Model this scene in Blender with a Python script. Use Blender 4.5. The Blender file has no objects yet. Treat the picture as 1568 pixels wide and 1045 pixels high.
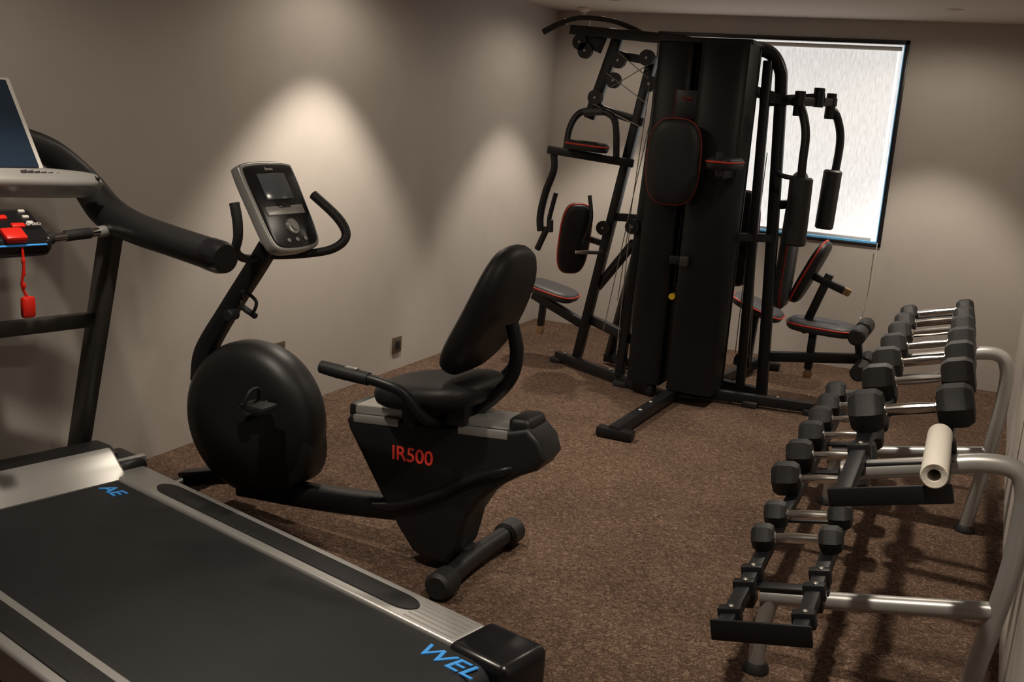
import bpy, bmesh, math
from mathutils import Vector, Matrix
V=Vector
scene=bpy.context.scene
try: scene.view_settings.view_transform='Standard'
except Exception: pass
# ---------------------------------------------------------------- materials
def mat(name,col,rough=.5,metal=0.,noise=0.,nscale=40.,bump=0.,bscale=200.,emit=0.,coat=0.,spec=None):
    m=bpy.data.materials.new(name); m.use_nodes=True; nt=m.node_tree; b=nt.nodes['Principled BSDF']
    b.inputs['Base Color'].default_value=(*col,1); b.inputs['Roughness'].default_value=rough; b.inputs['Metallic'].default_value=metal
    if coat: b.inputs['Coat Weight'].default_value=coat
    if spec is not None: b.inputs['Specular IOR Level'].default_value=spec
    if emit:
        b.inputs['Emission Color'].default_value=(*col,1); b.inputs['Emission Strength'].default_value=emit
    tc=nt.nodes.new('ShaderNodeTexCoord')
    if noise:
        n=nt.nodes.new('ShaderNodeTexNoise'); n.inputs['Scale'].default_value=nscale; n.inputs['Detail'].default_value=3
        nt.links.new(tc.outputs['Object'],n.inputs['Vector'])
        r=nt.nodes.new('ShaderNodeValToRGB')
        r.color_ramp.elements[0].position=.3; r.color_ramp.elements[1].position=.7
        r.color_ramp.elements[0].color=(*[c*(1-noise) for c in col],1); r.color_ramp.elements[1].color=(*[min(1,c*(1+noise)) for c in col],1)
        nt.links.new(n.outputs['Fac'],r.inputs['Fac']); nt.links.new(r.outputs['Color'],b.inputs['Base Color'])
    if bump:
        n=nt.nodes.new('ShaderNodeTexNoise'); n.inputs['Scale'].default_value=bscale; n.inputs['Detail'].default_value=2
        nt.links.new(tc.outputs['Object'],n.inputs['Vector'])
        bp=nt.nodes.new('ShaderNodeBump'); bp.inputs['Strength'].default_value=bump; bp.inputs['Distance'].default_value=.004
        nt.links.new(n.outputs['Fac'],bp.inputs['Height']); nt.links.new(bp.outputs['Normal'],b.inputs['Normal'])
    return m
M_wall=mat('wall_paint',(.48,.44,.405),.9,noise=.02,nscale=6,bump=.12,bscale=150)
M_ceil=mat('ceiling_paint',(.60,.53,.47),.9)
M_black=mat('black_plastic',(.011,.011,.012),.45,bump=.08,bscale=500)
M_blackg=mat('black_gloss',(.010,.010,.012),.25)
M_frame=mat('black_powdercoat',(.010,.010,.012),.42,bump=.05,bscale=400,spec=.4)
M_shroud=mat('shroud_black',(.008,.008,.009),.45,bump=.05,bscale=300,spec=.3)
M_pad=mat('black_vinyl',(.013,.012,.013),.5,bump=.15,bscale=260,spec=.35)
M_padgrey=mat('grey_vinyl',(.040,.040,.045),.5,bump=.15,bscale=260)
M_red=mat('red_piping',(.55,.035,.015),.5)
M_redd=mat('dark_red_piping',(.26,.018,.010),.6)
M_rub=mat('rubber',(.013,.013,.014),.55,noise=.3,nscale=80,bump=.2,bscale=300)
M_belt=mat('treadmill_belt',(.017,.018,.020),.55,noise=.15,nscale=3,bump=.25,bscale=700,spec=.35)
M_silver=mat('silver_paint',(.42,.415,.40),.35,.5)
M_alu=mat('brushed_aluminium',(.52,.515,.50),.38,.6,bump=.1,bscale=300)
M_chrome=mat('chrome',(.85,.84,.82),.16,1.)
M_post=mat('dark_metal_paint',(.065,.060,.056),.4,.3)
M_blue=mat('blue_print',(.05,.32,.80),.5,emit=.12)
M_redp=mat('red_print',(.75,.05,.03),.5,emit=.12)
M_redpl=mat('red_plastic',(.75,.02,.01),.35)
M_lcd=mat('lcd_screen',(.13,.15,.17),.15)
M_scr=mat('console_screen',(.02,.035,.06),.12)
M_white=mat('white_plastic',(.62,.60,.56),.5)
M_cream=mat('white_foam',(.66,.62,.55),.7,bump=.2)
M_yel=mat('yellow_plastic',(.8,.55,.03),.4)
M_brown=mat('brown_cap',(.28,.17,.07),.5)
M_cable=mat('steel_cable',(.35,.33,.30),.4,.5)
M_outlet=mat('outlet_bronze',(.12,.09,.065),.45,.3)
M_wframe=mat('window_frame_black',(.015,.015,.018),.3)
M_glint=mat('window_blue_glint',(.10,.35,.60),.3,emit=.25)  # blue glint at the window edge, painted in as glowing colour
M_lamp=mat('lamp_lens',(.25,.22,.19),.4)
def carpet():
    m=bpy.data.materials.new('carpet_brown'); m.use_nodes=True; nt=m.node_tree; b=nt.nodes['Principled BSDF']
    b.inputs['Roughness'].default_value=.97; b.inputs['Specular IOR Level'].default_value=.08
    tc=nt.nodes.new('ShaderNodeTexCoord')
    n=nt.nodes.new('ShaderNodeTexNoise'); n.inputs['Scale'].default_value=62; n.inputs['Detail'].default_value=4; n.inputs['Roughness'].default_value=.65; n.inputs['Distortion'].default_value=1.6
    n2=nt.nodes.new('ShaderNodeTexNoise'); n2.inputs['Scale'].default_value=2.0; n2.inputs['Detail'].default_value=3
    r=nt.nodes.new('ShaderNodeValToRGB'); e=r.color_ramp.elements
    e[0].position=.36; e[0].color=(.062,.039,.029,1); e[1].position=.68; e[1].color=(.27,.185,.135,1)
    x=e.new(.5); x.color=(.110,.070,.050,1)
    mx=nt.nodes.new('ShaderNodeMix'); mx.data_type='RGBA'; mx.blend_type='MULTIPLY'; mx.inputs[0].default_value=.6
    nt.links.new(tc.outputs['Object'],n.inputs['Vector']); nt.links.new(tc.outputs['Object'],n2.inputs['Vector'])
    nt.links.new(n.outputs['Fac'],r.inputs['Fac']); nt.links.new(r.outputs['Color'],mx.inputs[6])
    r2=nt.nodes.new('ShaderNodeValToRGB'); r2.color_ramp.elements[0].color=(.62,.62,.62,1); r2.color_ramp.elements[0].position=.35; r2.color_ramp.elements[1].position=.65
    nt.links.new(n2.outputs['Fac'],r2.inputs['Fac']); nt.links.new(r2.outputs['Color'],mx.inputs[7])
    nt.links.new(mx.outputs[2],b.inputs['Base Color'])
    bp=nt.nodes.new('ShaderNodeBump'); bp.inputs['Strength'].default_value=.6; bp.inputs['Distance'].default_value=.006
    nt.links.new(n.outputs['Fac'],bp.inputs['Height']); nt.links.new(bp.outputs['Normal'],b.inputs['Normal'])
    return m
M_carpet=carpet()
def blindmat():
    m=bpy.data.materials.new('daylit_blind'); m.use_nodes=True; nt=m.node_tree; b=nt.nodes['Principled BSDF']
    b.inputs['Base Color'].default_value=(.7,.68,.65,1); b.inputs['Roughness'].default_value=.9
    tc=nt.nodes.new('ShaderNodeTexCoord'); mp=nt.nodes.new('ShaderNodeMapping'); mp.inputs['Scale'].default_value=(90,1,14)
    n=nt.nodes.new('ShaderNodeTexNoise'); n.inputs['Scale'].default_value=1; n.inputs['Detail'].default_value=5; n.inputs['Roughness'].default_value=.7
    r=nt.nodes.new('ShaderNodeValToRGB'); r.color_ramp.elements[0].position=.36; r.color_ramp.elements[1].position=.60
    r.color_ramp.elements[0].color=(.74,.725,.70,1); r.color_ramp.elements[1].color=(1,.985,.965,1)
    # brighter towards the bottom, slightly greyer near the roller
    sp=nt.nodes.new('ShaderNodeSeparateXYZ'); mr=nt.nodes.new('ShaderNodeMapRange')
    mr.inputs['From Min'].default_value=-.6; mr.inputs['From Max'].default_value=.66; mr.inputs['To Min'].default_value=.90; mr.inputs['To Max'].default_value=.68
    nt.links.new(tc.outputs['Object'],sp.inputs[0]); nt.links.new(sp.outputs['Z'],mr.inputs['Value']); nt.links.new(mr.outputs[0],b.inputs['Emission Strength'])
    nt.links.new(tc.outputs['Object'],mp.inputs['Vector']); nt.links.new(mp.outputs['Vector'],n.inputs['Vector']); nt.links.new(n.outputs['Fac'],r.inputs['Fac'])
    nt.links.new(r.outputs['Color'],b.inputs['Emission Color'])
    return m
M_blind=blindmat()
# ---------------------------------------------------------------- helpers
XF=Matrix.Identity(4); CUR=[]
def mk(name,bm,mats,smooth=True,ang=.6):
    bmesh.ops.recalc_face_normals(bm,faces=bm.faces[:])
    if smooth:
        for f in bm.faces: f.smooth=True
        for e in bm.edges:
            if len(e.link_faces)==2 and e.calc_face_angle()>ang: e.smooth=False
    bm.transform(XF)
    lo=V((1e9,)*3); hi=V((-1e9,)*3)
    for v in bm.verts:
        for i in range(3): lo[i]=min(lo[i],v.co[i]); hi[i]=max(hi[i],v.co[i])
    c=(lo+hi)/2
    for v in bm.verts: v.co-=c
    me=bpy.data.meshes.new(name); bm.to_mesh(me); bm.free()
    if not isinstance(mats,(list,tuple)): mats=[mats]
    for m in mats: me.materials.append(m)
    o=bpy.data.objects.new(name,me); o.location=c
    scene.collection.objects.link(o); CUR.append(o); return o
def begin():
    CUR.clear()
def finish(name):
    lo=V((1e9,)*3); hi=V((-1e9,)*3)
    bpy.context.view_layer.update()
    for o in CUR:
        for b in o.bound_box:
            p=o.matrix_world@V(b)
            for i in range(3): lo[i]=min(lo[i],p[i]); hi[i]=max(hi[i],p[i])
    e=bpy.data.objects.new(name,None); e.location=((lo.x+hi.x)/2,(lo.y+hi.y)/2,lo.z); e.empty_display_size=.2
    scene.collection.objects.link(e); bpy.context.view_layer.update()
    inv=e.matrix_world.inverted()
    for o in CUR:
        o.parent=e; o.matrix_parent_inverse=inv
    CUR.clear(); return e
def rbox(name,c,d,m,bev=.006,rot=None,seg=2):
    bm=bmesh.new(); bmesh.ops.create_cube(bm,size=1)
    bmesh.ops.scale(bm,vec=d,verts=bm.verts)
    if bev: bmesh.ops.bevel(bm,geom=bm.edges[:],offset=min(bev,min(d)*.45),segments=seg,profile=.5,affect='EDGES')
    if rot is not None: bm.transform(rot.to_4x4())
    bmesh.ops.translate(bm,vec=c,verts=bm.verts)
    return mk(name,bm,m)
def frame(dx,up=V((0,0,1))):
    x=V(dx).normalized()
    if abs(x.dot(up))>.97: up=V((0,1,0))
    y=up.cross(x).normalized(); z=x.cross(y)
    return Matrix((x,y,z)).transposed()
def beam(name,p,q,w,h,m,bev=.005,up=V((0,0,1))):
    p=V(p);q=V(q); d=q-p
    return rbox(name,(p+q)/2,(d.length,w,h),m,bev,frame(d,up))
def cm(P,closed,res):
    n=len(P); out=[]
    if n==2 and not closed: return [P[0],P[1]]
    rng=range(n) if closed else range(n-1)
    for i in rng:
        if closed: a,b,c,d=P[(i-1)%n],P[i],P[(i+1)%n],P[(i+2)%n]
        else: a,b,c,d=P[max(i-1,0)],P[i],P[i+1],P[min(i+2,n-1)]
        for k in range(res):
            t=k/res
            out.append([.5*(2*b[j]+(c[j]-a[j])*t+(2*a[j]-5*b[j]+4*c[j]-d[j])*t*t+(3*b[j]-a[j]-3*c[j]+d[j])*t**3) for j in range(4)])
    if not closed: out.append(list(P[-1]))
    return out
def sweep(name,pts,r,m,seg=12,res=6,closed=False,prof=None,up=V((0,0,1)),straight=False):
    if not isinstance(r,(list,tuple)): r=[r]*len(pts)
    P=[[*p,rr] for p,rr in zip(pts,r)]
    Q=P if straight else cm(P,closed,res)
    pos=[V(q[:3]) for q in Q]; rad=[q[3] for q in Q]; n=len(pos)
    if prof is None: prof=[(math.cos(2*math.pi*k/seg),math.sin(2*math.pi*k/seg)) for k in range(seg)]
    bm=bmesh.new(); rings=[]; N=None
    for i in range(n):
        if closed: T=(pos[(i+1)%n]-pos[i-1]).normalized()
        else: T=(pos[min(i+1,n-1)]-pos[max(i-1,0)]).normalized()
        if N is None:
            u=up if abs(T.dot(up))<.95 else V((0,1,0))
            N=(u-T*u.dot(T)).normalized()
        else: N=(N-T*N.dot(T)).normalized()
        B=T.cross(N)
        rings.append([bm.verts.new(pos[i]+(N*b+B*a)*rad[i]) for a,b in prof])
    k=len(prof)
    for i in range(n if closed else n-1):
        A=rings[i];Bq=rings[(i+1)%n]
        for j in range(k): bm.faces.new((A[j],A[(j+1)%k],Bq[(j+1)%k],Bq[j]))
    if not closed:
        bm.faces.new(rings[0][::-1]); bm.faces.new(rings[-1])
    return mk(name,bm,m,ang=.9)
def cyl(name,p,q,r,m,seg=24,bev=.003):
    p=V(p);q=V(q);T=(q-p);L=T.length
    prof=[(0,0),(r-bev,0),(r,bev),(r,L-bev),(r-bev,L),(0,L)]
    return lathe(name,p,T,prof,m,seg)
def lathe(name,o,axis,prof,m,seg=32,mi=None):
    o=V(o); R=frame(axis); x=R.col[0];y=R.col[1];z=R.col[2]
    bm=bmesh.new(); rings=[]
    for r,h in prof:
        if r<1e-6: rings.append([bm.verts.new(o+x*h)])
        else: rings.append([bm.verts.new(o+x*h+(y*math.cos(2*math.pi*k/seg)+z*math.sin(2*math.pi*k/seg))*r) for k in range(seg)])
    for i in range(len(rings)-1):
        A,B=rings[i],rings[i+1]
        for k in range(seg):
            a0=A[k%len(A)];a1=A[(k+1)%len(A)];b0=B[k%len(B)];b1=B[(k+1)%len(B)]
            vs=[]
            for v in (a0,a1,b1,b0):
                if v not in vs: vs.append(v)
            if len(vs)>2: bm.faces.new(vs)
    return mk(name,bm,m)
def prism(name,pts,R,o,t,m,bev=.01,seg=2):
    bm=bmesh.new(); a=[bm.verts.new((p[0],p[1],-t/2)) for p in pts]; f=bm.faces.new(a)
    ex=bmesh.ops.extrude_face_region(bm,geom=[f]); vs=[g for g in ex['geom'] if isinstance(g,bmesh.types.BMVert)]
    bmesh.ops.translate(bm,vec=(0,0,t),verts=vs)
    bmesh.ops.recalc_face_normals(bm,faces=bm.faces[:])
    if bev:
        es=[e for e in bm.edges if abs(e.verts[0].co.z-e.verts[1].co.z)<1e-6]
        bmesh.ops.bevel(bm,geom=es,offset=bev,segments=seg,profile=.5,affect='EDGES')
    bm.transform(Matrix.Translation(V(o))@R.to_4x4())
    return mk(name,bm,m)
def spts(P,res=5):
    return [(q[0],q[1]) for q in cm([[p[0],p[1],0,0] for p in P],True,res)]
def outline(w,h,e,n=40,taper=0.):
    out=[]
    for k in range(n):
        a=2*math.pi*k/n; c,s=math.cos(a),math.sin(a)
        x=math.copysign(abs(c)**(2/e),c)*w/2; y=math.copysign(abs(s)**(2/e),s)*h/2
        out.append((x*(1+taper*y/(h/2)),y))
    return out
def pad(name,c,R,w,h,t,m,pipe=None,e=4,taper=0.,curve=0.,pr=.0055):
    O=outline(w,h,e,48,taper); X=Matrix.Translation(V(c))@R.to_4x4()
    bm=bmesh.new(); rings=[]
    for s,z in ((0,.5),(.35,.5),(.7,.48),(.88,.4),(.97,.26),(1,.1),(1,-.1),(.97,-.3),(.88,-.46),(.4,-.5),(0,-.5)):
        if s==0: rings.append([bm.verts.new((0,0,z*t))]); continue
        dx=min(w,h)*(1-s)*.5
        rings.append([bm.verts.new((x*(1-2*dx/w),y*(1-2*dx/h) ,z*t+curve*((y/(h/2))**2))) if s>.6 else bm.verts.new((x*s,y*s,z*t+curve*((y*s/(h/2))**2))) for x,y in O])
    n=len(O)
    for i in range(len(rings)-1):
        A,B=rings[i],rings[i+1]
        for k in range(n):
            vs=[]
            for v in (A[k%len(A)],A[(k+1)%len(A)],B[(k+1)%len(B)],B[k%len(B)]):
                if v not in vs: vs.append(v)
            if len(vs)>2: bm.faces.new(vs)
    bm.transform(X); o=mk(name,bm,m,ang=1.2)
    if pipe:
        P=[X@V((x*1.0,y*1.0,.12*t+curve*((y/(h/2))**2))) for x,y in O]
        sweep(name+'_piping',P,pr,pipe,seg=8,closed=True,straight=True)
    return o
def text(name,s,c,R,size,m,ext=.0015,align='CENTER',sx=1.,shear=0.,off=.012):
    cu=bpy.data.curves.new(name,'FONT'); cu.body=s; cu.size=size; cu.extrude=ext; cu.align_x=align; cu.align_y='CENTER'; cu.offset=size*off; cu.shear=shear
    o=bpy.data.objects.new(name,cu); scene.collection.objects.link(o); bpy.context.view_layer.update()
    me=bpy.data.meshes.new_from_object(o.evaluated_get(bpy.context.evaluated_depsgraph_get()))
    bpy.data.objects.remove(o)
    o=bpy.data.objects.new(name,me); me.materials.clear(); me.materials.append(m)
    o.matrix_world=XF@Matrix.Translation(V(c))@R.to_4x4()@Matrix.Diagonal((sx,1,1,1))
    scene.collection.objects.link(o); CUR.append(o); return o
def cols(x,y,z): return Matrix((V(x),V(y),V(z))).transposed()
I3=Matrix.Identity(3)
R_XZ=cols((1,0,0),(0,0,1),(0,-1,0))
def rotY(a): return Matrix.Rotation(math.radians(a),3,'Y')
def solo(o): CUR.clear(); return o
# ---------------------------------------------------------------- room
XL,XR,YB,YF,H=-3.30,.21,7.70,-1.2,2.40
def slab(name,lo,hi,m):
    lo=V(lo);hi=V(hi); return solo(rbox(name,(lo+hi)/2,hi-lo,m,0))
slab('floor',(XL-.1,YF-.1,-.1),(1.4,YB+.1,0),M_carpet)
slab('ceiling',(XL-.1,YF-.1,H),(1.4,YB+.1,H+.1),M_ceil)
slab('wall_left',(XL-.1,YF-.1,0),(XL,YB+.1,H),M_wall)
slab('wall_front',(XL,YF-.1,0),(1.3,YF,H),M_wall)
slab('wall_right',(XR,1.95,0),(XR+.1,YB+.1,H),M_wall)
slab('wall_entry_return',(XR+.1,1.95,0),(1.3,2.05,H),M_wall)
slab('wall_entry_right',(1.3,YF-.1,0),(1.4,2.05,H),M_wall)
WX0,WX1,WZ0,WZ1=-2.49,-.74,.885,2.275
begin()
def bx(n,lo,hi,m,bev=0):
    lo=V(lo);hi=V(hi); return rbox(n,(lo+hi)/2,hi-lo,m,bev)
bx('panel_left',(XL,YB,0),(WX0,YB+.1,H),M_wall); bx('panel_right',(WX1,YB,0),(XR,YB+.1,H),M_wall)
bx('panel_below',(WX0,YB,0),(WX1,YB+.1,WZ0),M_wall); bx('panel_above',(WX0,YB,WZ1),(WX1,YB+.1,H),M_wall)
finish('wall_back')
begin()
fw=.028
bx('frame_top',(WX0,YB-.012,WZ1-fw),(WX1,YB+.06,WZ1),M_wframe,.004)
bx('frame_bottom',(WX0,YB-.012,WZ0),(WX1,YB+.06,WZ0+fw*.8),M_wframe,.004)
bx('frame_left',(WX0,YB-.012,WZ0),(WX0+fw,YB+.06,WZ1),M_wframe,.004)
bx('frame_right',(WX1-fw,YB-.012,WZ0),(WX1,YB+.06,WZ1),M_wframe,.004)
bx('edge_glint_bottom',(WX0+fw,YB-.004,WZ0+fw*.8),(WX1-fw,YB+.05,WZ0+fw*.8+.012),M_glint)  # thin glowing strip, a painted blue glint above the bottom frame
bx('edge_glint_right',(WX1-fw-.006,YB-.004,WZ0+fw),(WX1-fw,YB+.05,WZ1-fw),M_glint)  # same painted glint running up the right frame
bx('blind',(WX0+fw,YB+.03,WZ0+fw*.8),(WX1-fw-.045,YB+.034,WZ1-.05),M_blind)
bx('glass_backing',(WX0+fw,YB+.045,WZ0+fw*.8),(WX1-fw,YB+.05,WZ1-fw),M_blind)
cyl('blind_roller',(WX0+fw+.02,YB+.015,WZ1-.055),(WX1-fw-.02,YB+.015,WZ1-.055),.014,M_white)
bx('blind_hem',(WX0+fw+.01,YB+.02,WZ0+.036),(WX1-fw-.045,YB+.03,WZ0+.056),M_white,.003)
finish('window_1')
begin()
sweep('cord',[(-.76,7.66,.92),(-.765,7.665,.6),(-.80,7.67,.38)],.003,M_white,seg=6)
cyl('cord_toggle',(-.80,7.67,.34),(-.80,7.67,.385),.008,M_white)
finish('window_blind_cord')
for (y,z) in ((5.53,.16),(4.34,.33)):
    begin(); rbox('plate',(XL+.006,y,z),(.012,.10,.10),M_outlet,.004); rbox('socket',(XL+.013,y,z),(.006,.05,.05),M_black,.003); finish('wall_outlet')
begin(); lathe('rose',(-2.98,7.42,H),(0,0,-1),[(0,0),(.05,0),(.05,.012),(.03,.03),(.012,.035),(.012,.06),(0,.06)],M_ceil); finish('ceiling_sprinkler')
# ---------------------------------------------------------------- lights
def downlight(x,y,e,size=84,spill=16,tx=0,ty=0,blend=.5):
    begin()
    lathe('trim',(x,y,H),(0,0,-1),[(.03,0),(.05,0),(.05,.003),(.04,.004),(.03,.001)],M_ceil)
    cyl('lens',(x,y,H-.0005),(x,y,H-.002),.03,M_lamp,bev=.0005)
    for nm,en,sz,bl,rad,dz in (('beam',e,size,blend,.035,.02),('spill',spill,172,.5,.06,.025)):
        L=bpy.data.lights.new(nm,'SPOT'); L.energy=en; L.color=(1,.88,.73); L.spot_size=math.radians(sz); L.spot_blend=bl; L.shadow_soft_size=rad
        o=bpy.data.objects.new(nm,L); o.location=(x,y,H-dz); scene.collection.objects.link(o)
        o.rotation_euler=(math.radians(ty),math.radians(tx),0); CUR.append(o)
    finish('downlight')
downlight(-2.70,4.6,145,size=88,blend=.45,spill=20); downlight(-2.57,6.90,105,size=84,blend=.45,spill=16); downlight(-.45,6.96,95,size=80,blend=.45,spill=16)
downlight(-.62,4.6,125,spill=20); downlight(-2.3,2.2,60,spill=22); downlight(-.5,2.2,90,spill=24)
w=bpy.data.worlds.new('world'); scene.world=w; w.use_nodes=True
w.node_tree.nodes['Background'].inputs[0].default_value=(.8,.85,1,1); w.node_tree.nodes['Background'].inputs[1].default_value=.3
# ---------------------------------------------------------------- treadmill
begin(); XF=Matrix.Rotation(math.radians(-14.04),4,'Z')
def T(s,n,z): return V((-s,n,z))
def tb(nm,s0,s1,n0,n1,z0,z1,m,bev=.006,seg=2):
    return rbox(nm,((-s0-s1)/2,(n0+n1)/2,(z0+z1)/2),(abs(s1-s0),n1-n0,z1-z0),m,bev,None,seg)
NC=1.645
def mir(n): return 2*NC-n
tb('deck',1.62,3.62,1.2,2.1,.05,.165,M_black,.01)
tb('belt',1.62,3.48,1.285,2.005,.165,.197,M_belt,.012,3)
cyl('rear_roller',T(1.62,1.285,.135),T(1.62,2.005,.135),.06,M_belt)
for k in (0,1):
    g=(lambda n:n) if k==0 else mir
    g2=(lambda n:n) if k==0 else (lambda n:2*1.57-n)
    a,b=sorted((g(2.0),g(2.15)))
    tb('side_rail',1.72,3.5,a,b,.10,.208,M_alu,.012,3)
    c=(a+b)/2
    P=[]
    for i in range(13):
        an=-math.pi/2+math.pi*i/12; P.append((-2.0+math.cos(an)*.075,math.sin(an)*.040))
    for i in range(13):
        an=math.pi/2+math.pi*i/12; P.append((-3.17+math.cos(an)*.075,math.sin(an)*.040))
    prism('foot_grip',P,I3,(0,c,.209),.006,M_rub,.001)
    for j in range(6): tb('rail_groove',1.74,1.93,c-.055+j*.021,c-.051+j*.021,.206,.2092,M_silver,0)
    a2,b2=sorted((g(1.985),g(2.185)))
    tb('rear_cap',1.52,1.735,a2,b2,.02,.214,M_blackg,.03,4)
    tb('front_cap',3.46,3.66,*sorted((g(2.03),g(2.17))),.06,.235,M_black,.03,4)
    tb('front_cap_strap',3.49,3.52,*sorted((g(2.02),g(2.175))),.10,.238,M_silver,.006)
    beam('upright',T(3.79,g(2.03),.05),T(3.46,g(2.02),1.13),.05,.10,M_post,.012)
    sweep('arm',[T(3.52,g2(1.60),1.46),T(3.57,g2(1.74),1.435),T(3.60,g2(1.88),1.38),T(3.575,g2(1.985),1.28),T(3.47,g2(2.01),1.19),T(3.30,g2(2.01),1.155),T(3.05,g2(2.0),1.14),T(2.80,g2(2.0),1.125)],[.03,.042,.05,.056,.062,.056,.052,.052],M_black,seg=20,res=8)
    sweep('arm_cap',[T(2.84,g2(2.0),1.127),T(2.79,g2(2.0),1.124),T(2.76,g2(2.0),1.122)],[.054,.054,.046],M_blackg,seg=20,straight=True)
    cyl('rear_foot',T(1.7,g(2.07),0),T(1.7,g(2.07),.05),.03,M_rub)
    cyl('front_wheel',T(3.55,g(2.06),.05),T(3.55,g(2.1),.05),.05,M_rub)
prism('motor_hood',[(-3.70,.05),(-3.70,.23),(-3.64,.285),(-3.55,.29),(-3.50,.27),(-3.50,.05)],R_XZ,(0,1.645,0),.84,M_black,.02,3)
prism('hood_skirt',[(-3.53,.06),(-3.53,.286),(-3.50,.275),(-3.45,.235),(-3.40,.202),(-3.40,.06)],R_XZ,(0,1.645,0),.80,M_silver,.012,3)
beam('cross_bar',T(3.575,1.27,.78),T(3.575,2.02,.78),.05,.05,M_post)
cN=1.5
prism('console_band',spts([(-.42,.035),(0,.05),(.38,.02),(.43,-.012),(.40,-.04),(0,-.03),(-.42,-.035)],4),cols((0,1,0),(-.6,0,.8),(.8,0,.6)),T(3.42,cN,1.30),.10,M_silver,.02,3)
for j in range(7): beam('vent_slot',T(3.385,cN+.17+j*.022,1.345-j*.002),T(3.385,cN+.175+j*.022,1.305-j*.002),.004,.02,M_post,.001)
rbox('console_upper',T(3.50,cN,1.36),(.10,.50,.12),M_blackg,.03,rotY(-25),3)
rbox('monitor',T(3.52,cN+.01,1.475),(.028,.48,.38),M_white,.008,rotY(-38),3)
rbox('monitor_screen',T(3.503,cN+.005,1.485),(.014,.445,.345),M_scr,.004,rotY(-38))
rbox('screen_line',T(3.432,cN+.005,1.39),(.014,.40,.006),M_blue,.002,rotY(-38))
pn=cN-.06
rbox('control_panel',T(3.36,pn,1.145),(.20,.54,.075),M_blackg,.03,rotY(28),3)
text('panel_label','SPEED',T(3.31,1.66,1.178),cols((0,1,0),(-.88,0,.47),(.47,0,.88)),.018,M_white)
for (s,n,z) in ((3.37,1.58,1.195),(3.33,1.62,1.173)):
    rbox('button',T(s,n,z),(.022,.045,.012),M_redpl,.006,rotY(28))
for j in range(3): rbox('button_small',T(3.40-.028*j,1.665,1.209-.015*j),(.014,.022,.01),M_white,.004,rotY(28))
rbox('panel_edge_line',T(3.266,pn,1.12),(.012,.48,.004),M_blue,.001,rotY(28))
cyl('grip_bar',T(3.36,1.66,1.115),T(3.40,2.0,1.135),.015,M_chrome)
cyl('grip_sleeve',T(3.38,1.80,1.124),T(3.39,1.90,1.129),.019,M_rub)
cyl('grip_sleeve_end',T(3.37,1.73,1.119),T(3.375,1.755,1.121),.021,M_rub)
cyl('grip_collar',T(3.393,1.93,1.131),T(3.398,1.965,1.133),.02,M_silver)
sweep('safety_cord',[T(3.27,1.60,1.12),T(3.26,1.60,1.05),T(3.265,1.595,.99),T(3.26,1.61,.95)],.0045,M_redpl,seg=6)
for z in (1.07,1.03,.99): rbox('cord_bead',T(3.262,1.60,z),(.010,.012,.02),M_redpl,.004)
rbox('safety_clip',T(3.26,1.61,.92),(.025,.045,.07),M_redpl,.010)
rbox('safety_key',T(3.28,1.58,1.15),(.06,.07,.025),M_redpl,.008,rotY(28))
text('belt_logo_rear','WEL',T(1.675,1.935,.1985),I3,.085,M_blue,sx=1.2,shear=.15,off=.006)
text('belt_logo_front','AE',T(3.325,1.93,.1985),I3,.075,M_blue,sx=1.2,shear=.15,off=.006)
XF=Matrix.Identity(4)
finish('treadmill')
# ---------------------------------------------------------------- recumbent bike
begin(); BY=3.21
fl=[(0,-.105),(.06,-.11),(.20,-.105),(.26,-.092),(.295,-.06),(.308,-.02),(.308,.02),(.295,.06),(.26,.092),(.20,.105),(.06,.11),(0,.105)]
lathe('flywheel_housing',(-2.54,BY,.392),(0,1,0),fl,M_black,64)
prism('housing_shroud',spts([(-2.72,.58),(-2.60,.68),(-2.42,.62),(-2.28,.45),(-2.24,.27),(-2.32,.16),(-2.55,.12),(-2.75,.2),(-2.8,.4)],4),R_XZ,(0,BY,0),.15,M_black,.02)
for sg in (-1,1):
    y=BY+sg*.135
    cyl('crank_hub',(-2.5,BY+sg*.10,.44),(-2.5,BY+sg*.15,.44),.032,M_black)
    q=(-2.5+sg*-.13,y+sg*.01,.44+sg*-.07)
    beam('crank_arm',(-2.5,y,.44),q,.02,.035,M_blackg)
    rbox('pedal',(q[0],q[1]+sg*.055,q[2]),(.11,.09,.028),M_rub,.008)
    sweep('pedal_strap',[(q[0]-.03,q[1]+sg*.02,q[2]+.01),(q[0]-.02,q[1]+sg*.03,q[2]+.06),(q[0]-.02,q[1]+sg*.08,q[2]+.06),(q[0]-.03,q[1]+sg*.1,q[2]+.01)],.007,M_rub,seg=8)
sweep('front_stabilizer',[(-2.88,BY-.27,.045),(-2.88,BY,.05),(-2.88,BY+.27,.045)],.03,M_frame)
for sg in (-1,1): cyl('front_foot_cap',(-2.88,BY+sg*.22,.043),(-2.88,BY+sg*.29,.043),.042,M_rub,bev=.01)
beam('front_link',(-2.9,BY,.06),(-2.6,BY,.14),.07,.06,M_frame)
pr=[(.8,-1),(1,-.8),(1,.8),(.8,1),(-.8,1),(-1,.8),(-1,-.8),(-.8,-1)]
sweep('main_rail',[(-2.6,BY,.10),(-2.3,BY,.12),(-2.05,BY,.145),(-1.8,BY,.18)],.042,M_frame,prof=pr)
body=[(-2.05,.515),(-1.72,.545),(-1.42,.575),(-1.34,.60),(-1.29,.56),(-1.268,.50),(-1.295,.455),(-1.36,.42),(-1.43,.37),(-1.50,.30),(-1.545,.22),(-1.57,.10),(-1.61,.035),(-1.70,.025),(-1.76,.05),(-1.82,.12),(-1.90,.23),(-1.98,.35),(-2.05,.455),(-2.065,.49)]
prism('rear_body',body,R_XZ,(0,BY,0),.17,M_black,.022,3)
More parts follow.
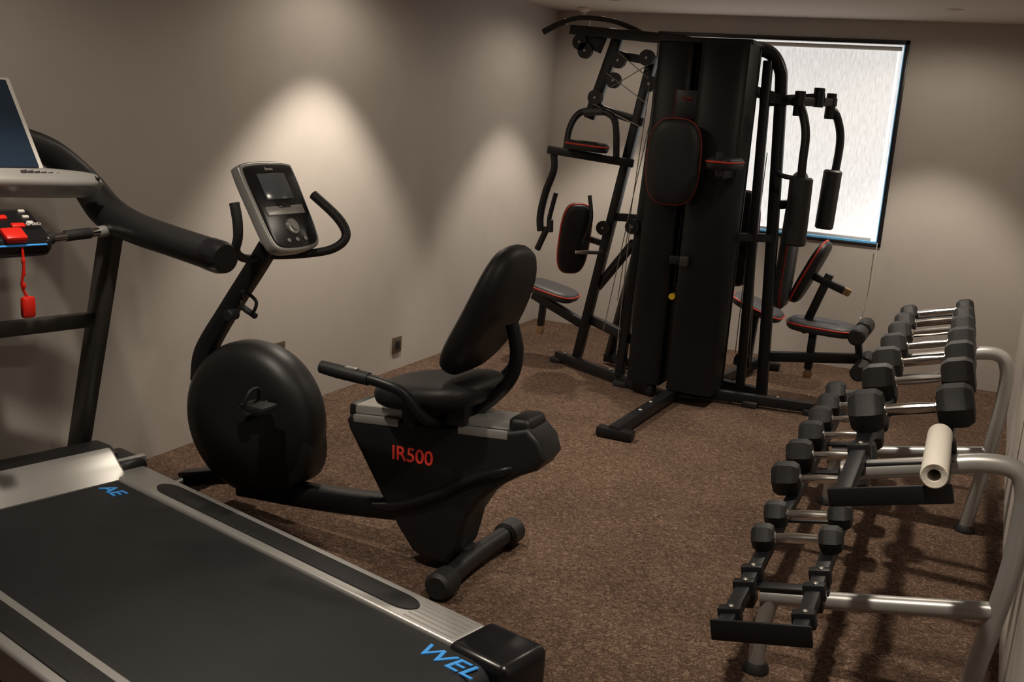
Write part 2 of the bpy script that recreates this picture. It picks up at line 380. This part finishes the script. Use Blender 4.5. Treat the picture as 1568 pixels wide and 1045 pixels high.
sweep('body_trim',[(-1.93,BY-.087,.19),(-1.80,BY-.087,.22),(-1.65,BY-.087,.30),(-1.52,BY-.087,.385),(-1.42,BY-.087,.43),(-1.38,BY-.08,.45)],[.008,.016,.018,.018,.016,.006],M_blackg)
beam('seat_rail',(-2.04,BY,.533),(-1.40,BY,.591),.135,.038,M_alu,.01)
beam('rail_side_front',(-2.03,BY-.078,.505),(-1.84,BY-.078,.522),.018,.03,M_alu,.004)
beam('rail_side_rear',(-1.60,BY-.078,.545),(-1.41,BY-.078,.56),.018,.03,M_alu,.004)
rbox('rail_end_front',(-2.045,BY,.53),(.03,.14,.05),M_black,.01)
rbox('rail_end_rear',(-1.375,BY,.59),(.09,.15,.07),M_black,.025,rotY(-5),3)
rbox('seat_carriage',(-1.70,BY,.59),(.26,.19,.085),M_black,.015,rotY(-5))
rbox('adjust_lever',(-1.76,BY-.12,.575),(.05,.06,.08),M_black,.012)
text('model_label','IR500',(-1.775,BY-.0875,.412),cols((.998,0,.04),(-.04,0,.998),(0,-1,0)),.075,M_redp,sx=.98,off=.004)
pad('seat',(-1.73,BY,.655),cols((0,1,0),(-.985,0,-.17),(-.17,0,.985)),.40,.44,.09,M_pad,None,3,taper=-.1)
d=V((.40,0,.917)).normalized(); nrm=V((-.917,0,.40)).normalized()
RB=cols(V(d).cross(nrm),d,nrm)
pad('backrest',(-1.535,BY,.96),RB,.40,.50,.09,M_pad,None,2.8,taper=-.12,curve=.02)
sweep('back_tube',[(-1.60,BY,.585),(-1.53,BY,.64),(-1.45,BY,.74),(-1.435,BY,.84),(-1.46,BY,.93)],.024,M_frame)
for sg in (-1,1):
    y=BY+sg*.26
    if sg<0:
        sweep('seat_handle',[(-2.03,y,.728),(-1.95,y,.722),(-1.82,y,.715),(-1.73,y-sg*.01,.69),(-1.68,y-sg*.04,.62),(-1.66,y-sg*.12,.575),(-1.66,BY,.57)],.019,M_frame,res=8)
        sweep('hand_grip',[(-2.055,y,.729),(-1.98,y,.724),(-1.86,y,.718)],[.023,.025,.023],M_rub)
        rbox('pulse_sensor',(-1.93,y,.745),(.05,.022,.008),M_silver,.003)
    else:
        sweep('seat_handle',[(-1.585,y,.86),(-1.555,y,.80),(-1.56,y-.01,.72),(-1.62,y-.04,.64),(-1.66,y-.12,.585),(-1.66,BY,.57)],.019,M_frame,res=8)
        sweep('hand_grip',[(-1.60,y,.885),(-1.57,y,.84),(-1.555,y,.78)],[.023,.025,.023],M_rub)
    sweep('handlebar',[(-2.50,BY,1.04),(-2.42,BY+sg*.08,1.045),(-2.32,BY+sg*.16,1.07),(-2.285,BY+sg*.205,1.12),(-2.33,BY+sg*.215,1.185),(-2.45,BY+sg*.215,1.265)] if sg>0 else
          [(-2.52,BY,1.03),(-2.52,BY-.10,1.035),(-2.50,BY-.18,1.07),(-2.475,BY-.20,1.13),(-2.475,BY-.205,1.19),(-2.49,BY-.205,1.25)],[.016,.016,.017,.018,.019,.019],M_rub,res=8)
sweep('rear_stabilizer',[(-1.535,BY-.26,.05),(-1.545,BY,.055),(-1.535,BY+.29,.05)],.036,M_frame)
for a,b in ((-.30,-.20),(.23,.33)): cyl('rear_foot_cap',(-1.535,BY+a,.05),(-1.535,BY+b,.05),.05,M_rub,bev=.012)
beam('rear_link',(-1.68,BY,.06),(-1.545,BY,.06),.08,.06,M_frame)
sweep('mast',[(-2.80,BY,.50),(-2.79,BY,.62),(-2.68,BY,.80),(-2.57,BY,.96),(-2.49,BY,1.08)],[.042,.036,.032,.032,.032],M_frame,prof=pr)
sweep('bottle_loop',[(-2.60,BY-.02,.86),(-2.56,BY-.06,.90),(-2.50,BY-.06,.87),(-2.52,BY-.06,.82),(-2.58,BY-.04,.83)],.007,M_frame,closed=True,seg=8)
cyl('adjust_knob',(-2.62,BY-.03,.80),(-2.62,BY-.08,.80),.022,M_rub)
cyl('adjust_knob_b',(-2.60,BY-.02,.83),(-2.53,BY-.02,.80),.012,M_rub)
RC=cols((0,1,0),(-.493,0,.87),(.87,0,.493)); CC=V((-2.455,BY,1.225))
def cc(x,y,z): return CC+RC@V((x,y,z))
co=[(-.135,.172),(0,.182),(.135,.172),(.158,.135),(.156,0),(.15,-.11),(.13,-.165),(.06,-.182),(-.06,-.182),(-.13,-.165),(-.15,-.11),(-.156,0),(-.158,.135)]
prism('console_rim',spts(co,4),RC,CC,.045,M_silver,.01,3)
prism('console_face',spts([(x*.90,y*.92) for x,y in co],4),RC,cc(0,0,.022),.01,M_blackg,.003)
rbox('console_display',cc(0,.075,.028),(.16,.105,.006),M_lcd,.003,RC)
rbox('console_button_band',cc(0,-.022,.028),(.22,.036,.008),M_silver,.008,RC)
rbox('console_band_notch',cc(0,-.005,.031),(.07,.014,.006),M_blackg,.003,RC)
lathe('console_dial',cc(.0,-.088,.026),RC@V((0,0,1)),[(0,.018),(.018,.018),(.02,.012),(.03,.01),(.032,0),(0,0)],M_silver)
for x in (-.05,0,.05): cyl('console_key',cc(x,-.14,.026),cc(x,-.14,.032),.009,M_silver,bev=.002)
text('console_label','fitness',cc(0,.145,.0275),RC,.018,M_white,off=0)
rbox('console_back',cc(0,-.02,-.035),(.16,.18,.05),M_black,.02,RC)
finish('recumbent_exercise_bike')
# ---------------------------------------------------------------- dumbbell rack
XR2=Matrix.Translation((-.2,3.07,0))@Matrix.Rotation(math.radians(1.5),4,'Z')@Matrix.Translation((.2,-3.07,0))
begin(); XF=XR2
def upz(x): return .755+.25*(x+.284)
def loz(x): return .31+.19*(x+.54)
for (zf,x0,x1,nm) in ((upz,-.272,-.050,'upper'),(loz,-.53,-.330,'lower')):
    for x in (x0,x1):
        rbox(nm+'_rail',(x,4.15,zf(x)-.017),(.045,2.9,.034),M_frame,.004,rotY(-13))
    a,b=x0-.035,x1+.035
    for y in (2.70,5.60): beam(nm+'_end_plate',(a,y,zf(a)-.022),(b,y,zf(b)-.022),.012,.062 if nm=='lower' else .05,M_frame)
    for y in (3.07,3.7,4.3,4.75,5.3): beam(nm+'_strap',(a,y,zf(a)-.040),(b,y,zf(b)-.040),.05,.012,M_frame)
    for y in (2.78,2.98,3.10):
        if nm=='upper' and y<3: continue
        for x in (x0,x1):
            rbox('bracket',(x,y,zf(x)-.01),(.065,.035,.05),M_frame,.006,rotY(-13)); cyl('bolt',(x,y,zf(x)+.013),(x,y,zf(x)+.02),.008,M_cable,12)
for y,dx in ((3.07,.014),(4.75,0)):
    sweep('upper_frame',[(.10,y,0.01),(.122+dx*.5,y,.2),(.150+dx,y,.45),(.160+dx,y,.62),(.155+dx,y,.73),(.12+dx,y,.785),(.04,y,.785),(-.1,y,.745),(-.31,y,.690)],.028,M_silver,seg=20,res=8)
    sweep('lower_arm',[(.14,y,.365),(-.2,y,.300),(-.49,y,.250)],.027,M_silver,seg=20)
    sweep('front_leg',[(-.46,y,.258),(-.478,y,.12),(-.480,y,.01)],.026,M_silver,seg=20)
    for x in (-.480,.10): lathe('foot_glide',(x,y,0),(0,0,1),[(0,0),(.042,0),(.042,.012),(.03,.03),(0,.03)],M_rub)
    for x in (-.53,-.330): rbox('clamp',(x,y,.258+.18*(x+.46)),(.045,.075,.07),M_frame,.008,rotY(-10))
    for x in (-.272,-.050): rbox('clamp_top',(x,y,.712+.25*(x+.28)),(.045,.075,.05),M_frame,.008,rotY(-13))
finish('dumbbell_rack')
def dumbbell(c,slope,hd,span,hl):
    bm=bmesh.new(); R=hd/2/math.cos(math.pi/6)
    def ring(x,r,n):
        return [bm.verts.new((x,r*math.cos(2*math.pi*(k/n)),r*math.sin(2*math.pi*(k/n)))) for k in range(n)]
    def loft(L,mi,cap=True):
        for A,B in zip(L,L[1:]):
            n=len(A)
            for k in range(n): bm.faces.new((A[k],A[(k+1)%n],B[(k+1)%n],B[k])).material_index=mi
        if cap: bm.faces.new(L[0][::-1]).material_index=mi; bm.faces.new(L[-1]).material_index=mi
    for sg in (-1,1):
        x=sg*span/2
        loft([ring(x-hl/2-.004,R*.55,6),ring(x-hl/2,R*.80,6),ring(x-hl*.32,R*.97,6),ring(x-hl*.25,R,6),ring(x+hl*.25,R,6),ring(x+hl*.32,R*.97,6),ring(x+hl/2,R*.80,6),ring(x+hl/2+.004,R*.55,6)],0)
    L=span-hl; xs=[-.5,-.46,-.44,-.35,-.2,0,.2,.35,.44,.46,.5]; rs=[.019,.019,.0140,.0145,.0160,.0170,.0160,.0145,.0140,.019,.019]
    loft([ring(x*L,r,16) for x,r in zip(xs,rs)],1)
    bm.transform(Matrix.Translation(V(c))@Matrix.Rotation(-math.atan(slope),4,'Y'))
    mk('dumbbell',bm,[M_rub,M_chrome],ang=.35); CUR.clear()
for y,d in zip((3.31,3.73,4.09,4.43,4.78,5.10,5.43),(.122,.122,.118,.114,.108,.100,.088)):
    cx=-.158; dumbbell((cx,y,upz(cx)+d/2+.003),.25,d,.252,d*.80)
for y,d in zip((3.28,3.51,3.88,4.21,4.53,4.82,5.10,5.38),(.080,.084,.116,.116,.116,.114,.112,.110)):
    big=d>.1; cx=-.445 if big else -.432; dumbbell((cx,y,loz(cx)+d/2+.003),.19,d,.242 if big else .212,d*.82)
begin()
lathe('roll',(-.066,2.66,upz(-.066)+.0385),(0,1,0),[(.016,.004),(.03,0),(.033,.004),(.033,.40),(.03,.404),(.016,.40),(.016,.004)],M_cream,28)
finish('foam_roller')
XF=Matrix.Identity(4)
# ---------------------------------------------------------------- multi gym
begin()
def shroud(nm,x0,x1,y,z0,z1,dp):
    n=12; w=(x1-x0)/2; P=[]
    for i in range(n+1):
        a=math.pi*i/n; P.append((-w*math.cos(a),-abs(math.sin(a))**.35*dp))
    P=[(-w,.18)]+P+[(w,.18)]
    prism(nm,P,I3,((x0+x1)/2,y+dp,(z0+z1)/2),z1-z0,M_shroud,.006)
shroud('weight_shroud',-1.925,-1.715,5.95,.08,2.08,.05)
shroud('weight_shroud_wide',-1.665,-1.385,5.90,.08,2.09,.07)
rbox('shroud_inner',(-1.69,6.10,1.40),(.09,.10,1.36),M_shroud,.006)
rbox('shroud_back',(-1.65,6.22,1.08),(.52,.03,2.0),M_shroud,.008)
rbox('shroud_top',(-1.65,6.10,2.095),(.54,.30,.03),M_frame,.01)
for i in range(14): rbox('weight_plate',(-1.69,6.08,.14+i*.042),(.12,.12,.038),M_blackg,.006)
for x in (-1.705,-1.675): cyl('guide_rod',(x,6.03,.1),(x,6.03,2.05),.006,M_post,12)
cyl('pin_knob',(-1.68,5.91,.64),(-1.68,5.95,.64),.019,M_yel)
rbox('plaque',(-1.715,5.93,1.74),(.13,.01,.16),M_black,.004)
sweep('plaque_outline',[(-1.78,5.923,1.66),(-1.65,5.923,1.66),(-1.65,5.923,1.82),(-1.78,5.923,1.82)],.002,M_redd,seg=6,closed=True,straight=True)
text('plaque_label','GYM',(-1.715,5.922,1.77),R_XZ,.03,M_redd)
def B(nm,p,q,w=.05,h=.06,m=None): return beam(nm,p,q,w,h,m or M_frame,.006)
B('base_front',(-1.66,5.02,.045),(-1.63,6.0,.045),.06,.06); rbox('base_front_foot',(-1.66,5.05,.03),(.20,.07,.055),M_frame,.012)
B('base_left',(-2.58,6.44,.045),(-1.75,5.98,.045)); B('base_right',(-1.70,6.1,.045),(-.84,6.24,.045))
B('base_cross',(-2.30,6.62,.045),(-1.18,6.38,.045)); B('base_rear',(-1.52,6.2,.045),(-1.40,7.25,.045)); rbox('base_rear_foot',(-1.40,7.25,.03),(.32,.07,.055),M_frame,.012)
for p in ((-2.57,6.44),(-.85,6.24),(-2.0,6.12),(-1.2,6.18)):
    rbox('base_foot_plate',(p[0],p[1],.018),(.09,.10,.035),M_rub,.008)
for p in ((-2.5,6.39),(-2.1,6.175),(-1.05,6.21),(-1.64,5.4),(-1.645,5.6)): cyl('bolt',(p[0],p[1]-.01,.075),(p[0],p[1]-.01,.085),.011,M_cable,12)
B('left_post',(-2.42,6.40,.06),(-2.05,6.28,2.02),.055,.07)
B('left_post_b',(-2.27,6.62,.06),(-1.93,6.30,1.45),.05,.06)
B('left_post_c',(-2.02,6.12,.06),(-1.95,6.18,2.05),.05,.07)
B('lat_mast',(-2.45,6.34,1.62),(-2.30,6.34,2.14),.055,.07)
B('top_beam',(-2.62,6.34,2.155),(-1.80,6.12,2.10),.05,.06)
B('mast_link',(-2.44,6.34,1.70),(-2.08,6.30,1.62),.045,.05)
B('mast_link_b',(-2.33,6.34,2.02),(-2.03,6.30,1.98),.045,.05)
B('brace',(-2.36,6.42,.33),(-1.95,6.14,.30)); B('brace_b',(-2.25,6.36,1.02),(-1.94,6.2,1.05),.045,.05)
B('brace_c',(-2.32,6.40,.55),(-2.02,6.16,.9),.04,.05); B('brace_d',(-2.1,6.4,.30),(-1.98,6.3,.72),.04,.05)
def pulley(p,r=.05,ax=(0,1,0)):
    a=V(ax); p=V(p); lathe('pulley',p-a*.014,ax,[(0,0),(r,0),(r,.006),(r-.01,.014),(r,.022),(r,.028),(0,.028)],M_frame,28)
    lathe('pulley_hub',p-a*.02,ax,[(0,0),(.008,0),(.008,.04),(0,.04)],M_cable,12)
for p in ((-2.54,6.30,2.08),(-2.50,6.30,2.03),(-2.27,6.28,1.98),(-2.29,6.28,1.86),(-2.40,6.28,1.75),(-2.07,6.22,2.0),(-2.04,6.22,1.85)): pulley(p,.048)
for p in ((-2.28,6.30,.95),(-2.02,6.10,1.0),(-1.34,6.45,.22),(-2.03,6.12,.18)): pulley(p,.045)
sweep('lat_bar',[(-2.79,6.34,2.145),(-2.68,6.33,2.195),(-2.56,6.33,2.228),(-2.36,6.32,2.215),(-2.20,6.31,2.17),(-2.10,6.30,2.12)],[.016]*6,M_frame)
sweep('lat_bar_grip',[(-2.81,6.34,2.135),(-2.74,6.335,2.17),(-2.66,6.33,2.203)],.02,M_rub)
sweep('lat_hook',[(-2.50,6.33,2.22),(-2.50,6.33,2.17)],.008,M_chrome,seg=8)
rbox('lat_plate',(-2.46,6.31,2.09),(.16,.012,.10),M_frame,.005,rotY(20))
for a,b in (((-2.27,6.25,2.03),(-2.04,6.2,1.88)),((-2.29,6.25,1.82),(-2.05,6.2,1.96)),((-2.40,6.25,1.71),(-2.08,6.2,1.60)),((-2.33,6.25,1.90),(-2.05,6.2,1.74)),
            ((-2.03,6.2,1.85),(-2.14,6.3,.5)),((-1.98,6.1,1.6),(-2.2,6.25,.3)),((-1.32,6.36,1.5),(-1.34,6.42,.26)),((-1.36,6.3,2.0),(-1.38,6.42,.26)),((-1.33,6.3,1.3),(-1.29,6.45,.2)),((-2.02,6.05,1.02),(-2.04,6.08,.2))):
    cyl('cable',a,b,.003,M_cable,8,.0005)
sweep('loop_handle',[(-2.52,6.16,1.40),(-2.515,6.18,1.55),(-2.47,6.2,1.645),(-2.38,6.2,1.668),(-2.28,6.2,1.66),(-2.225,6.2,1.60),(-2.20,6.2,1.40)],.021,M_frame,res=8)
cyl('loop_grip',(-2.44,6.2,1.66),(-2.31,6.2,1.67),.024,M_padgrey)
B('arm_plate',(-2.63,6.13,1.415),(-2.10,6.25,1.37),.05,.05)
pad('arm_pad',(-2.37,6.13,1.455),cols((1,0,-.05),(0,1,0),(.05,0,1)),.27,.16,.06,M_pad,M_red,3)
sweep('press_arm',[(-2.60,6.15,1.41),(-2.585,6.15,1.30),(-2.63,6.15,1.15),(-2.655,6.15,1.0),(-2.645,6.15,.90)],.024,M_frame,res=8)
sweep('press_arm_hook',[(-2.56,6.15,1.15),(-2.59,6.15,1.0),(-2.59,6.15,.93)],.015,M_frame)
cyl('press_grip',(-2.66,6.15,.78),(-2.60,6.15,.93),.02,M_rub)
cyl('press_grip_b',(-2.58,6.15,.90),(-2.585,6.15,.98),.02,M_rub)
lx=V((.80,.60,0)); ly=V((.145,-.19,.97)); ly=(ly-lx*ly.dot(lx)).normalized()
pad('left_backrest',(-2.46,6.27,.865),cols(lx,ly,lx.cross(ly)),.20,.47,.09,M_pad,M_red,3.2)
B('left_backrest_arm',(-2.45,6.33,.88),(-2.27,6.36,.84),.035,.04)
cyl('left_backrest_tube',(-2.42,6.20,.79),(-2.26,6.34,.79),.014,M_chrome)
sweep('leg_hold_arm',[(-2.36,6.22,1.15),(-2.33,6.20,1.0),(-2.37,6.2,.85)],.013,M_frame)
pad('left_seat',(-2.665,6.47,.475),cols((.97,0,-.2),(0,1,0),(.2,0,.97)),.36,.30,.07,M_padgrey,M_red,3.2)
B('left_seat_beam',(-2.80,6.47,.43),(-2.36,6.42,.27),.05,.06)
B('left_seat_post',(-2.72,6.47,.40),(-2.73,6.47,.22),.04,.05); rbox('left_post_cap',(-2.73,6.47,.195),(.045,.05,.06),M_brown,.01)
pad('center_backrest',(-1.725,5.83,1.42),R_XZ,.31,.48,.09,M_pad,M_redd,3,pr=.004)
pad('center_arm_pad',(-1.405,5.72,1.44),I3,.17,.34,.07,M_pad,M_red,3)
B('center_arm',(-1.405,5.62,1.385),(-1.42,6.0,1.38),.04,.05)
sweep('center_handle',[(-1.405,5.60,1.38),(-1.405,5.575,1.44),(-1.405,5.57,1.50)],.018,M_rub)
B('back_mount',(-1.72,5.87,1.42),(-1.72,6.1,1.42),.05,.05)
B('selector_block',(-1.71,5.90,.86),(-1.60,5.90,.86),.03,.05); rbox('selector',(-1.62,5.89,.86),(.05,.04,.06),M_post,.008)
sweep('right_post',[(-1.18,6.38,.03),(-1.205,6.38,.5),(-1.24,6.38,1.1),(-1.27,6.38,1.6),(-1.285,6.36,1.87),(-1.30,6.34,1.98),(-1.36,6.30,2.065),(-1.48,6.25,2.09)],.032,M_frame,prof=pr,res=8)
B('right_post_inner',(-1.30,6.30,.06),(-1.36,6.28,2.02),.05,.06)
B('right_link_top',(-1.48,6.25,1.86),(-1.24,6.36,1.80)); B('right_link_mid',(-1.42,6.2,1.0),(-1.22,6.38,1.0),.04,.05)
B('fly_bar',(-1.40,6.36,1.79),(-1.05,6.48,1.835),.05,.06)
B('fly_cross',(-1.17,6.22,1.80),(-1.03,6.70,1.82),.05,.05)
cyl('fly_pivot',(-1.08,6.45,1.78),(-1.08,6.45,1.89),.032,M_frame); cyl('fly_pivot_b',(-1.15,6.25,1.72),(-1.15,6.25,1.86),.03,M_frame); cyl('fly_pivot_c',(-1.04,6.66,1.72),(-1.04,6.66,1.87),.03,M_frame)
sweep('fly_arm_near',[(-1.15,6.25,1.78),(-1.12,6.23,1.74),(-1.085,6.21,1.62),(-1.08,6.20,1.45),(-1.07,6.2,1.15),(-1.07,6.2,1.0)],.025,M_frame,res=8)
sweep('fly_arm_far',[(-1.04,6.66,1.78),(-1.0,6.68,1.74),(-.965,6.70,1.62),(-.965,6.7,1.45),(-.985,6.7,1.25),(-.99,6.7,1.07)],.025,M_frame,res=8)
cyl('fly_roller_near',(-1.075,6.2,1.38),(-1.07,6.2,.99),.066,M_rub,bev=.01); cyl('fly_roller_far',(-.98,6.7,1.42),(-.99,6.7,1.06),.056,M_rub,bev=.01)
sweep('fly_handle',[(-1.22,6.2,1.40),(-1.18,6.19,1.38),(-1.08,6.2,1.37)],.014,M_frame)
pad('right_backrest',(-1.155,6.56,.98),cols((0,1,0),(0.03,0,1),(1,0,-.03)),.30,.84,.08,M_padgrey,M_redd,4)
B('right_backrest_mount',(-1.22,6.40,1.2),(-1.19,6.55,1.2),.04,.05)
pad('curl_pad',(-1.02,6.60,.80),cols((0,-1,0),V((.385,0,.923)),V((-.923,0,.385))),.34,.42,.07,M_pad,M_red,3.2)
B('curl_stalk',(-1.02,6.59,.42),(-.90,6.59,.80),.045,.05); B('curl_bar',(-1.03,6.59,.79),(-.80,6.59,.71),.05,.045)
rbox('curl_bar_cap',(-.79,6.59,.707),(.05,.05,.045),M_brown,.008,rotY(19))
pad('right_seat',(-.905,6.59,.475),cols((1,0,-.03),(0,1,0),(.03,0,1)),.42,.32,.07,M_padgrey,M_red,3.2)
B('right_seat_beam',(-1.22,6.45,.26),(-.66,6.59,.31)); B('right_seat_post',(-.95,6.58,.45),(-.95,6.56,.2),.045,.05); rbox('right_post_cap',(-.95,6.56,.17),(.05,.05,.05),M_brown,.01)
B('leg_lever',(-.70,6.59,.50),(-.64,6.59,.22),.04,.05)
cyl('leg_roller_axle',(-.67,6.36,.48),(-.67,6.82,.48),.01,M_chrome); cyl('leg_roller_axle_low',(-.63,6.36,.27),(-.63,6.82,.27),.01,M_chrome)
for y0,y1 in ((6.34,6.54),(6.64,6.84)):
    cyl('leg_roller',(-.67,y0,.48),(-.67,y1,.48),.05,M_rub,bev=.01); cyl('leg_roller_low',(-.63,y0,.27),(-.63,y1,.27),.05,M_rub,bev=.01)
pad('rear_seat',(-1.39,7.0,.47),cols(V((.94,0,-.33)),(0,1,0),V((.33,0,.94))),.36,.30,.07,M_padgrey,M_red,3.2)
B('rear_seat_post',(-1.42,7.0,.05),(-1.40,7.0,.44)); pad('rear_backrest',(-1.50,6.62,.95),cols((-1,0,0),(0,.05,1),(0,1,-.05)),.26,.6,.07,M_pad,M_redd,3.2)
B('rear_back_mount',(-1.50,6.2,1.0),(-1.50,6.6,1.0))
finish('multi_station_gym')
# ---------------------------------------------------------------- camera
cam=bpy.data.cameras.new('camera'); co_=bpy.data.objects.new('camera',cam); scene.collection.objects.link(co_)
r=V((.9019,.4261,.0703)).normalized(); bk=V((.4034,-.8893,.2158)); bk=(bk-r*bk.dot(r)).normalized(); up=bk.cross(r)
Mx=Matrix((r,up,bk)).transposed().to_4x4(); Mx.translation=V((0,0,1.65)); co_.matrix_world=Mx
cam.sensor_width=36; cam.lens=36*1611/1568; cam.clip_start=.03
scene.camera=co_
